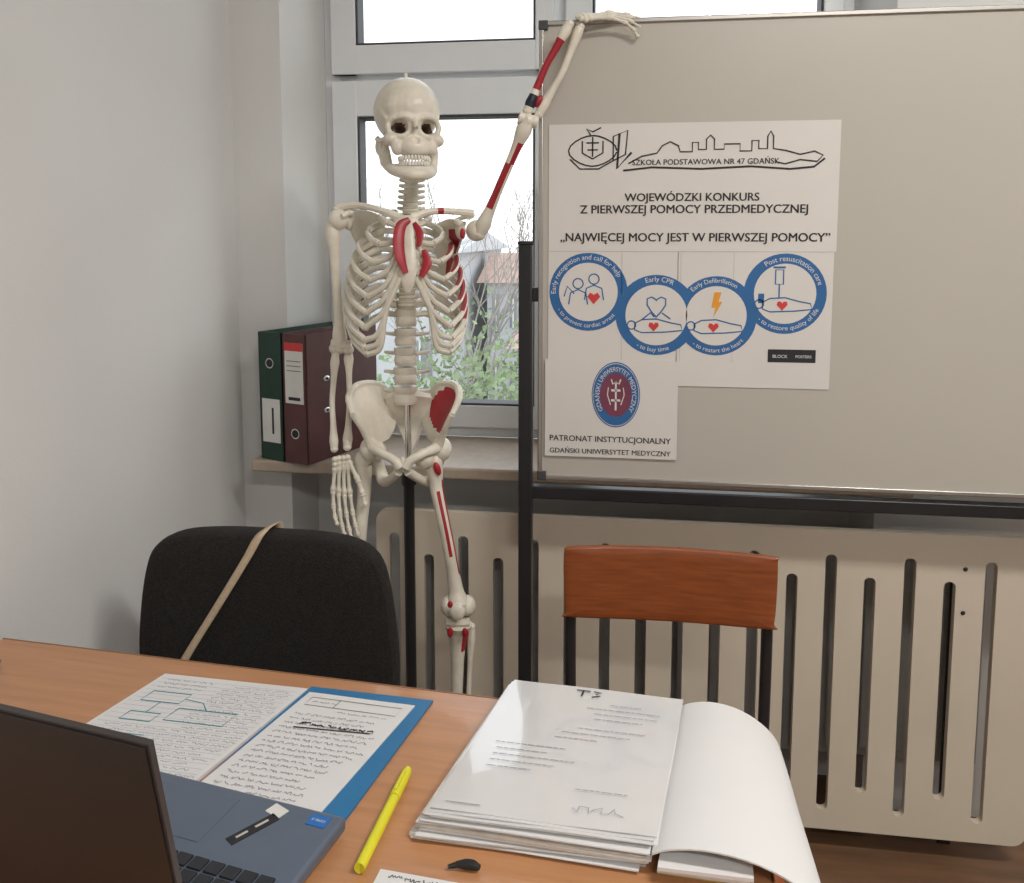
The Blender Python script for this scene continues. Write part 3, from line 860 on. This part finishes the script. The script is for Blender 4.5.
# ------------------------------------------------------------------ ring binders on the sill
def binder(name, ox, oy, col, label, hole, tag=False):
    w, d, h = .074, .28, .322
    mb = MB()
    mb.box((w / 2, .002, h / 2), (w, .004, h), 0)
    mb.box((.0015, d / 2, h / 2), (.003, d, h), 0); mb.box((w - .0015, d / 2, h / 2), (.003, d, h), 0)
    mb.box((w / 2, d / 2 - .01, h / 2), (w - .02, d - .05, h - .03), 1)
    lz0, lz1 = label
    mb.box((w / 2, -.0008, (lz0 + lz1) / 2), (w * .78, .0012, lz1 - lz0), 1)
    if tag:
        mb.box((w / 2, -.0016, lz1 - .010), (w * .78, .0008, .02), 5)
        for i in range(3): mb.box((w / 2, -.0016, lz1 - .045 - i * .012), (w * .6, .0006, .0015), 3)
        mb.box((w / 2, -.0016, lz0 + .012), (w * .5, .0006, .008), 3)
    else:
        mb.box((w / 2 + .006, -.0016, (lz0 + lz1) / 2), (.006, .0006, (lz1 - lz0) * .6), 3)
    mb.tube([(w / 2, -.002, hole), (w / 2, .001, hole)], .013, 20, 2, 1); mb.tube([(w / 2, -.0028, hole), (w / 2, .001, hole)], .010, 20, 4, 1)
    for zz in (.125, .205):
        mb.ball((w + .0005, .075, zz), (.002, .012, .007), 2)
        mb.ball((w + .0015, .075, zz), (.002, .006, .004), 4)
    return mb.obj(name, [col, M_label, M_chrome, M_ink, M_rubber, M_pred], None, loc=(ox, oy, .868), rotz=math.radians(-20))
binder('ring_binder', -.920, 1.996, M_green, (.045, .155), .245)
c20, s20 = math.cos(math.radians(20)), math.sin(math.radians(20))
binder('ring_binder', -.920 + .078 * c20, 1.996 - .078 * s20, M_maroon, (.150, .300), .075, True)

# ------------------------------------------------------------------ table
TR = math.radians(-4.6)
tbl = empty('table', (.18, 1.145, 0), TR)
mb = MB(); mb.box((-.615, -.36, .7385), (1.23, .72, .023), 0)
mb.obj('top', [M_table], tbl, bevel=.003)
mb = MB()
mb.box((-.615, .001, .7385), (1.231, .0022, .022)); mb.box((.001, -.36, .7385), (.0022, .72, .022))
mb.obj('edge_band', [M_tedge], tbl)
mb = MB()
for x in (-.05, -1.18):
    for y in (-.06, -.66):
        mb.box((x, y, .364), (.03, .03, .728))
    mb.box((x, -.36, .70), (.025, .6, .04))
for y in (-.06, -.66):
    mb.box((-.615, y, .70), (1.13, .025, .04))
mb.obj('legs', [M_black], tbl, bevel=.002)

# ------------------------------------------------------------------ black office chair
ch = empty('upholstered_chair', (-.678, 1.48, 0))
mb = MB()
out = [(0, .868), (.10, .868), (.175, .861), (.220, .836), (.240, .785), (.253, .70), (.258, .62), (.250, .55), (.205, .505), (.10, .495), (0, .493)]
out = out + [(-x, z) for x, z in reversed(out[1:-1])]
mb.pad(out, .055, lambda u, w, h: Vector((u, .02 - h, w)), 0, curve=.45)
mb.obj('backrest', [M_fabric], ch)
mb = MB()
so = [(-.21, -.02), (-.23, -.15), (-.225, -.32), (-.18, -.41), (0, -.425), (.18, -.41), (.225, -.32), (.23, -.15), (.21, -.02), (0, .0)]
mb.pad(so, .06, lambda u, w, h: Vector((u, w, .455 + h)), 0)
mb.obj('seat', [M_fabric], ch)
mb = MB()
for s in (1, -1):
    mb.tube([(s * .14, .045, .66), (s * .15, .04, .50), (s * .17, -.02, .415), (s * .20, -.16, .41)], .011, 10, 0, 5)
    mb.tube([(s * .19, -.30, .415), (s * .22, -.36, .20), (s * .235, -.39, .0)], .012, 10, 0, 4)
    mb.tube([(s * .20, -.12, .415), (s * .22, -.02, .20), (s * .235, .07, .0)], .012, 10, 0, 4)
    mb.tube([(s * .19, -.32, .414), (s * .20, -.10, .414)], .011, 10, 0, 3)
mb.tube([(-.20, -.20, .41), (.20, -.20, .41)], .010); mb.tube([(-.17, -.02, .415), (.17, -.02, .415)], .010)
mb.obj('frame', [M_black], ch)
# strap draped over the backrest
mb = MB()
def strip(mb, C, w, wd, m=0):
    vs = []
    for p in C:
        vs += [Vector(p) - Vector(wd) * w / 2, Vector(p) + Vector(wd) * w / 2]
    mb.add(vs, [(2 * i, 2 * i + 1, 2 * i + 3, 2 * i + 2) for i in range(len(C) - 1)], m)
CO = Vector((-.678, 1.48, 0))
Cs = catmull([Vector(p) - CO for p in [(-.675, 1.535, .70), (-.677, 1.535, .83), (-.678, 1.527, .868), (-.682, 1.500, .873), (-.688, 1.470, .866), (-.71, 1.463, .825), (-.765, 1.455, .735), (-.84, 1.448, .615), (-.87, 1.452, .55)]], 5)
strip(mb, Cs, .026, (.90, 0, .42))
ob = mb.obj('strap', [M_strap], ch); sd = ob.modifiers.new('s', 'SOLIDIFY'); sd.thickness = .002

# ------------------------------------------------------------------ plywood school chair
pc_ = empty('school_chair', (.0745, 1.50, 0))
mb = MB()
o2 = [(-.184, .862), (-.10, .864), (0, .865), (.10, .864), (.184, .862), (.190, .852), (.190, .79), (.187, .738), (.178, .727), (0, .725), (-.178, .727), (-.187, .738), (-.190, .79), (-.190, .852)]
mb.pad(o2, .012, lambda u, w, h: Vector((u, .02 - h, w)), 0, curve=.4)
mb.obj('backrest', [M_ply], pc_)
mb = MB()
s2 = [(-.15, .0), (-.165, -.15), (-.17, -.33), (-.15, -.365), (0, -.37), (.15, -.365), (.17, -.33), (.165, -.15), (.15, .0), (0, .01)]
mb.pad(s2, .012, lambda u, w, h: Vector((u, w, .445 + h)), 0, curve=.15)
mb.obj('seat', [M_ply], pc_)
mb = MB()
for s in (1, -1):
    mb.tube([(s * .176, .022, .80), (s * .178, .024, .70), (s * .176, .02, .50), (s * .175, .04, .30), (s * .18, .07, .0)], .0105, 10, 0, 5)
    mb.tube([(s * .176, .02, .46), (s * .165, -.04, .43), (s * .165, -.30, .43), (s * .17, -.34, .38), (s * .18, -.36, .0)], .0105, 10, 0, 4)
mb.tube([(-.165, -.28, .43), (.165, -.28, .43)], .009); mb.tube([(-.17, -.02, .43), (.17, -.02, .43)], .009)
mb.obj('frame', [M_black, M_chrome], pc_)

# ------------------------------------------------------------------ things on the table
ZT = .7505
def quad(mb, q, z0, z1, m=0, n=6, wav=0.0, ph=0.0, sag=0.0):
    """thin sheet: q = TL, TR, BR, BL on the table"""
    TL, TRr, BR, BL = [Vector(p) for p in q]
    vs = []
    for zz, top in ((z0, 0), (z1, 1)):
        for i in range(n + 1):
            for j in range(n + 1):
                a = TL.lerp(TRr, j / n); b = BL.lerp(BR, j / n); p = a.lerp(b, i / n)
                J = j / n * 6; I = i / n * 6
                w_ = wav * (math.sin(J * 1.3 + I * .5 + ph) + math.sin(I * 1.1 + 1 + ph)) - sag * max(0, I / 6 - .7) ** 2
                if wav == 0: w_ = -sag * max(0, I / 6 - .7) ** 2
                vs.append((p.x, p.y, zz + (w_ if (top or wav > .0004) else 0)))
    W_ = n + 1; o = W_ * W_; fs = []
    for i in range(n):
        for j in range(n):
            a, b, c, d = i * W_ + j, i * W_ + j + 1, (i + 1) * W_ + j + 1, (i + 1) * W_ + j
            fs += [(d, c, b, a), (o + a, o + b, o + c, o + d)]
    bd = [j for j in range(W_)] + [i * W_ + n for i in range(1, W_)] + [n * W_ + j for j in range(n - 1, -1, -1)] + [i * W_ for i in range(n - 1, 0, -1)]
    for i in range(len(bd)):
        a, b = bd[i], bd[(i + 1) % len(bd)]
        fs.append((a, b, o + b, o + a))
    mb.add(vs, fs, m)
def onq(q, u, v):
    TL, TRr, BR, BL = [Vector(p) for p in q]
    return TL.lerp(TRr, u).lerp(BL.lerp(BR, u), v)
def hline(mb, q, pts, w, z, m=0):
    P = [onq(q, *p) for p in pts]
    vs = []
    for i, p in enumerate(P):
        t = (P[min(i + 1, len(P) - 1)] - P[max(i - 1, 0)]).normalized(); nn = Vector((-t.y, t.x)) * w / 2
        vs += [(p.x + nn.x, p.y + nn.y, z), (p.x - nn.x, p.y - nn.y, z)]
    mb.add(vs, [(2 * i, 2 * i + 1, 2 * i + 3, 2 * i + 2) for i in range(len(P) - 1)], m)
def scribble(mb, q, u0, u1, v, z, m=0, amp=.008, w=.0008):
    u = u0
    while u < u1:
        L = random.uniform(.03, .12); pts = []
        k_ = 0
        while k_ < L and u + k_ < .98:
            pts.append((u + k_, v + random.uniform(-amp, amp))); k_ += random.uniform(.005, .009)
        if len(pts) > 1: hline(mb, q, pts, w, z, m)
        u += L + .016

qN = [(-.706, 1.165), (-.471, 1.154), (-.535, .900), (-.770, .911)]
mb = MB(); quad(mb, qN, ZT, ZT + .004)
z = ZT + .0043
for i in range(22):
    hline(mb, qN, [(0.03, .05 + i * .042), (.97, .05 + i * .042)], .0003, z - .0001, 3)
for i in range(21):
    scribble(mb, qN, (.50 if i < 11 else .10) if i % 5 else .56, random.uniform(.85, .95), .07 + i * .042, z, 2, amp=.010)
for i in range(3): scribble(mb, qN, .08, .40, .06 + i * .04, z, 2, amp=.010)
for (a, b, c, d) in ((.10, .19, .36, .29), (.40, .33, .78, .45), (.14, .40, .34, .48)):
    hline(mb, qN, [(a, b), (c, b), (c, d), (a, d), (a, b)], .0022, z + .0001, 1)
hline(mb, qN, [(.24, .29), (.24, .40)], .0016, z + .0001, 1); hline(mb, qN, [(.36, .24), (.5, .26), (.58, .33)], .0016, z + .0001, 1)
hline(mb, qN, [(.12, .60), (.42, .60), (.42, .64), (.12, .64)], .0016, z + .0001, 1)
mb.obj('notebook', [M_paper, M_pen, M_penb, M_pblue])

fo = empty('document_folder')
qF = [(-.468, 1.162), (-.278, 1.150), (-.322, .880), (-.530, .893)]
mb = MB(); quad(mb, qF, ZT, ZT + .003); mb.obj('cover', [M_folder], fo)
qS = [(-.464, 1.144), (-.300, 1.130), (-.356, .876), (-.528, .893)]
mb = MB(); quad(mb, qS, ZT + .0032, ZT + .0045, wav=.0002)
z = ZT + .0052
for i in range(17): scribble(mb, qS, .08, random.uniform(.65, .92), .22 + i * .045, z, 2, amp=.011, w=.0010)
hline(mb, qS, [(.08, .05), (.92, .05), (.92, .13), (.08, .13), (.08, .05)], .001, z, 1)
hline(mb, qS, [(.35, .05), (.35, .13)], .001, z, 1)
scribble(mb, qS, .12, .32, .09, z, 1); scribble(mb, qS, .42, .85, .165, z, 2)
hline(mb, qS, [(.2, .345), (.85, .315)], .0025, z + .0002, 1); scribble(mb, qS, .22, .84, .30, z + .0002, 1, amp=.014, w=.0022)
mb.obj('sheet', [M_paper, M_ink, M_penb], fo)

# highlighter
mb = MB()
zc = ZT + .0072
a, b = Vector((-.278, .815, zc)), Vector((-.2706, .981, zc))
dv = (b - a).normalized()
mb.tube([a, a + dv * .004, a + dv * .11], [.004, .0062, .0064, .0064], 14, 0, 3); mb.tube([a + dv * .111, a + dv * .150, a + dv * .160, b], [.0069, .0067, .0064, .006, .005], 14, 0, 3)
mb.box(a + dv * .135 + Vector((0, 0, .0072)), (.0035, .036, .0018), 0, rot=(0, 0, -.05))
mb.obj('highlighter_pen', [M_yellow])

# document stack with plastic sleeves
ds = empty('document_stack')
base = [Vector((-.1624, 1.166)), Vector((.0784, 1.146)), Vector((.0338, .864)), Vector((-.219, .877))]
mb = MB(); zz = ZT
NS = 15
for i in range(NS):
    t_ = random.uniform(.0015, .0025)
    k_ = (NS - 1 - i)
    off = Vector((random.uniform(-.008, .005) - k_ * .0009, random.uniform(-.007, .004) - k_ * .0006))
    tw = random.uniform(-.008, .008)
    quad(mb, [base[0] + off + Vector((0, tw)), base[1] + off, base[2] + off + Vector((0, -tw)), base[3] + off + Vector((-abs(tw) * .5, 0))], zz, zz + t_ - .0003, i % 2, n=10, wav=.0003, ph=i * 1.7)
    zz += t_
mb.obj('sheets', [M_paper, M_sheets], ds)
mb = MB()
for j in range(3):
    o_ = Vector((-.004 + .003 * j, -.006 + .004 * j))
    quad(mb, [p + o_ for p in base], zz + .0006, zz + .0018, n=18, wav=.0005, ph=j * 2.0)
    zz += .0018
mb.obj('plastic_sleeve', [M_sleeve], ds)
mb = MB(); z = zz + .0020
for i, (u0, u1) in enumerate(((.62, .80), (.5, .9), (.55, .9), (.56, .82), (0, 0), (.5, .85), (.42, .78), (.40, .62), (0, 0), (.12, .48), (.14, .40), (.14, .55), (.14, .46), (.14, .36), (0, 0), (.60, .85))):
    if u1 > 0:
        u = u0
        while u < u1:
            L = random.uniform(.015, .05); hline(mb, base, [(u, .14 + i * .043), (min(u + L, u1), .14 + i * .043)], .0011, z, 0); u += L + .007
pts = [(.62 + .02 * j + .012 * math.sin(j * 2.4), .90 + .022 * math.sin(j * 1.9)) for j in range(12)]
hline(mb, base, pts, .0010, z, 0)
hline(mb, base, [(.06, .955), (.22, .955)], .0012, z, 0)
hline(mb, base, [(.40, .035), (.48, .035)], .0026, z, 1); hline(mb, base, [(.44, .035), (.44, .085)], .0026, z, 1)
hline(mb, base, [(.50, .035), (.545, .04), (.515, .058), (.545, .07), (.50, .085)], .0026, z, 1)
mb.obj('print', [M_penb, M_ink], ds)
# opened cover sheet falling over the table edge
mb = MB()
prof = [(-.004, .776), (.012, .784), (.045, .790), (.085, .787), (.120, .775), (.148, .757), (.163, .735), (.168, .705)]
g = []
for i in range(6):
    t_ = i / 5; sp_ = Vector((.0784, 1.140)).lerp(Vector((.0345, .850)), t_); kx = .80 + .28 * t_
    g.append([(sp_.x + dx * kx, sp_.y + dx * (-.10), zz_ + .0015 * math.sin(i * 2.1) * (dx / .17)) for dx, zz_ in prof])
mb.shell(g, .0018, 3); mb.obj('open_cover', [M_paper], ds)
mb = MB()
for i in range(4):
    q = [Vector((.080, 1.13)), Vector((.155, 1.125)), Vector((.125 + .003 * i, .850 - .004 * i)), Vector((.036, .856 - .005 * i))]
    quad(mb, q, ZT + i * .005, ZT + i * .005 + .0042, 1 if i == 0 else 0)
mb.obj('lower_pages', [M_paper, M_yell], ds)

# laptop (user side is the far side of the table)
lp = empty('laptop', (-.312, .868, ZT + .0052), math.radians(-11))
Wd, Dp = .36, .250
mb = MB(); mb.box((-Wd / 2, -Dp / 2, .008), (Wd, Dp, .016), 0)
mb.obj('base', [M_deck], lp, bevel=.004)
mb = MB()
for x in (-.03, -Wd + .03):
    for y in (-.03, -Dp + .03): mb.tube([(x, y, -.005), (x, y, .002)], .008, 12, 0, 1)
mb.obj('feet', [M_rubber], lp)
mb = MB()
mb.box((-Wd / 2, -.165, .0163), (.325, .118, .001), 1)
for r_ in range(6):
    for c_ in range(16):
        mb.box((-.028 - c_ * .0203, -.117 - r_ * .0192, .0178), (.0172, .0160, .003), 0)
mb.obj('keyboard', [M_key, M_deck], lp, bevel=.001)
mb = MB(); mb.box((-.19, -.052, .0163), (.115, .075, .0008), 0); mb.obj('touchpad', [M_deck], lp, bevel=.0003)
mb = MB()
mb.box((-.026, -.017, .0164), (.024, .018, .0008), 0)
mb.box((-.080, -.018, .0164), (.022, .016, .0008), 1, rot=(0, 0, -.3))
mb.box((-.088, -.052, .0164), (.014, .058, .0008), 2, rot=(0, 0, -.45))
mb.box((-.0835, -.042, .0170), (.003, .016, .0005), 3, rot=(0, 0, -.45)); mb.box((-.094, -.064, .0170), (.003, .014, .0005), 3, rot=(0, 0, -.45))
mb.obj('stickers', [M_sticker, M_label, M_ink, M_crease], lp)
vs_, fs_ = text_mesh("CORE i5")
mb = MB(); mb.add([(-.026 - v.x * .017, -.017 - v.y * .017, .0171) for v in vs_], fs_, 0); mb.obj('sticker_print', [M_label], lp)
mb = MB()
tilt = math.radians(10)
Rm = Euler((tilt, 0, 0)).to_matrix()
def L3(x, y, z_):
    v = Rm @ Vector((0, y, z_)); return (x, -Dp + .006 + v.y, .014 + v.z)
mb.box(L3(-Wd / 2, 0, .135), (Wd, .006, .268), 2, rot=(tilt, 0, 0))
mb.box(L3(-Wd / 2, -.0035, .135), (Wd - .006, .002, .262), 0, rot=(tilt, 0, 0))
mb.box(L3(-Wd / 2, .0035, .139), (Wd - .014, .001, .235), 1, rot=(tilt, 0, 0))
mb.tube([(-Wd + .04, -Dp + .004, .014), (-.04, -Dp + .004, .014)], .007, 12, 0, 1)
mb.obj('lid', [M_lid, M_key, M_lidrim], lp, bevel=.002)

# bits at the near edge
qP = [(-.258, .820), (-.105, .806), (-.118, .64), (-.272, .654)]
mb = MB(); quad(mb, qP, ZT, ZT + .0012)
for i in range(8): scribble(mb, qP, .08, .95, .05 + i * .1, ZT + .0016, 1, amp=.02, w=.0012)
mb.obj('paper_sheet', [M_paper, M_ink])
mb = MB(); mb.tube([(-.178, .832, ZT + .0058), (-.163, .834, ZT + .0058), (-.152, .831, ZT + .0058)], [.003, .0052, .0052, .003], 12, 0, 3)
mb.tube([(-.186, .829, ZT + .0045), (-.178, .832, ZT + .005)], [.002, .003], 10, 0, 2)
mb.obj('pen_cap', [M_black])
mb = MB(); mb.tube([(-.985, 1.16, ZT + .007), (-.955, 1.10, ZT + .007), (-.93, 1.045, ZT + .007)], [.003, .006, .006, .004], 10, 0, 3)
mb.obj('marker_pen', [M_pblue])

# ------------------------------------------------------------------ ceiling lamps
for (x, y) in ((.9, -1.4), (1.2, .5)):
    mb = MB(); mb.box((x, y, H - .03), (1.25, .30, .06), 0); mb.box((x, y, H - .062), (1.19, .24, .006), 1)
    lo = mb.obj('ceiling_lamp', [M_pvc, M_lamp], bevel=.003)
    L = bpy.data.lights.new('lamp_light', 'AREA'); L.shape = 'RECTANGLE'; L.size = 1.15; L.size_y = .22
    L.energy = 42; L.color = (1, .965, .92)
    o = bpy.data.objects.new('tube_light', L); o.location = (x, y, H - .075); scn.collection.objects.link(o); o.parent = lo

# ------------------------------------------------------------------ outside
prism('street_ground', [(-60, 3), (60, 3), (60, 90), (-60, 90)], -5.1, -5, M_grass)
def house(name, x0, x1, y0, y1, zt, roof, wallm, roofm, rows=2, cols=4):
    mb = MB(); mb.box(((x0 + x1) / 2, (y0 + y1) / 2, (zt - 5) / 2), (x1 - x0, y1 - y0, zt + 5), 0)
    ym = (y0 + y1) / 2; e = .3
    vs = [(x0 - e, y0 - e, zt), (x1 + e, y0 - e, zt), (x1 + e, y1 + e, zt), (x0 - e, y1 + e, zt), (x0 - e, ym, zt + roof), (x1 + e, ym, zt + roof)]
    mb.add(vs, [(0, 1, 5, 4), (3, 4, 5, 2), (0, 4, 3), (1, 2, 5), (0, 3, 2, 1)], 1)
    for r in range(rows):
        for c in range(cols):
            mb.box((x0 + (c + .5) * (x1 - x0) / cols, y0 - .01, zt - .9 - r * 2.2), ((x1 - x0) / cols * .4, .05, 1.1), 2)
            mb.box((x0 + (c + .5) * (x1 - x0) / cols, y0 - .04, zt - .9 - r * 2.2), (.05, .05, 1.1), 3)
    mb.obj(name, [wallm, roofm, M_winglass_dark, M_label])
house('neighbour_house', -2.0, 6, 16, 22, -.7, .8, M_brick, M_roof)
house('apartment_building', -14, -5.2, 24, 34, .9, .6, M_plaster, M_plaster, 3, 5)
house('garden_house', -4.6, -2.9, 27, 32, -.1, .9, M_plaster, M_roof, 2, 3)
def tree(name, x, y, zb, h, seed, leaves=0, r0=.09, dep0=5, sc=.16):
    random.seed(seed); mb = MB(); tips = []
    def grow(p, d, L, r, dep):
        q = p + d * L
        mid = p.lerp(q, .5) + Vector((random.uniform(-1, 1), random.uniform(-1, 1), 0)) * L * .06
        mb.tube([p, mid, q], [r, r * .7], 5, 0, 2, cap=False)
        if dep == 0: tips.append(q); return
        for _ in range(3):
            nd = (d + Vector((random.uniform(-.75, .75), random.uniform(-.75, .75), random.uniform(-.1, .5)))).normalized()
            grow(p.lerp(q, random.uniform(.55, 1)), nd, L * random.uniform(.6, .8), r * .55, dep - 1)
    grow(Vector((x, y, zb)), Vector((0, 0, 1)), h * .42, r0, dep0)
    for _ in range(leaves):
        t_ = random.choice(tips) + Vector([random.gauss(0, sc) for _ in range(3)])
        a = Vector([random.uniform(-1, 1) for _ in range(3)]).normalized() * .03; b = Vector([random.uniform(-1, 1) for _ in range(3)]).normalized() * .03
        mb.add([t_ - a, t_ + b, t_ + a, t_ - b], [(0, 1, 2, 3)], 1)
    mb.obj(name, [M_bark, M_leaf])
tree('bare_tree', -2.5, 11.5, -5, 7.6, 12, r0=.08)
tree('bare_tree', -6.2, 18, -5, 8.0, 8, r0=.06)
tree('leafy_tree', -1.75, 7.6, -5, 4.9, 5, 9000, r0=.06, sc=.2)
tree('leafy_tree', -3.4, 9.4, -5, 4.2, 6, 6000, r0=.06, sc=.2)

# ------------------------------------------------------------------ world + camera
w = bpy.data.worlds.new('overcast_sky'); scn.world = w; w.use_nodes = True
nt = w.node_tree; bg = nt.nodes['Background']
tc = nt.nodes.new('ShaderNodeTexCoord'); sx_ = nt.nodes.new('ShaderNodeSeparateXYZ'); cr_ = nt.nodes.new('ShaderNodeValToRGB')
cr_.color_ramp.elements[0].position = .0; cr_.color_ramp.elements[0].color = (.82, .84, .86, 1)
cr_.color_ramp.elements[1].position = .5; cr_.color_ramp.elements[1].color = (.88, .94, 1, 1)
nt.links.new(tc.outputs['Generated'], sx_.inputs[0]); nt.links.new(sx_.outputs['Z'], cr_.inputs['Fac']); nt.links.new(cr_.outputs['Color'], bg.inputs['Color'])
bg.inputs['Strength'].default_value = 2.2

cam = bpy.data.cameras.new('camera'); co = bpy.data.objects.new('camera', cam); scn.collection.objects.link(co)
yaw, pit = math.radians(8), math.radians(6)
F = Vector((-math.sin(yaw) * math.cos(pit), math.cos(yaw) * math.cos(pit), -math.sin(pit)))
R = Vector((math.cos(yaw), math.sin(yaw), 0)); U = R.cross(F)
m3 = Matrix((R, U, -F)).transposed()
co.matrix_world = Matrix.Translation((0, 0, 1.43)) @ m3.to_4x4()
cam.sensor_width = 36; cam.lens = 850 / 1024 * 36; cam.shift_y = -(441.5 - 324) / 1024; cam.clip_start = .02
scn.camera = co
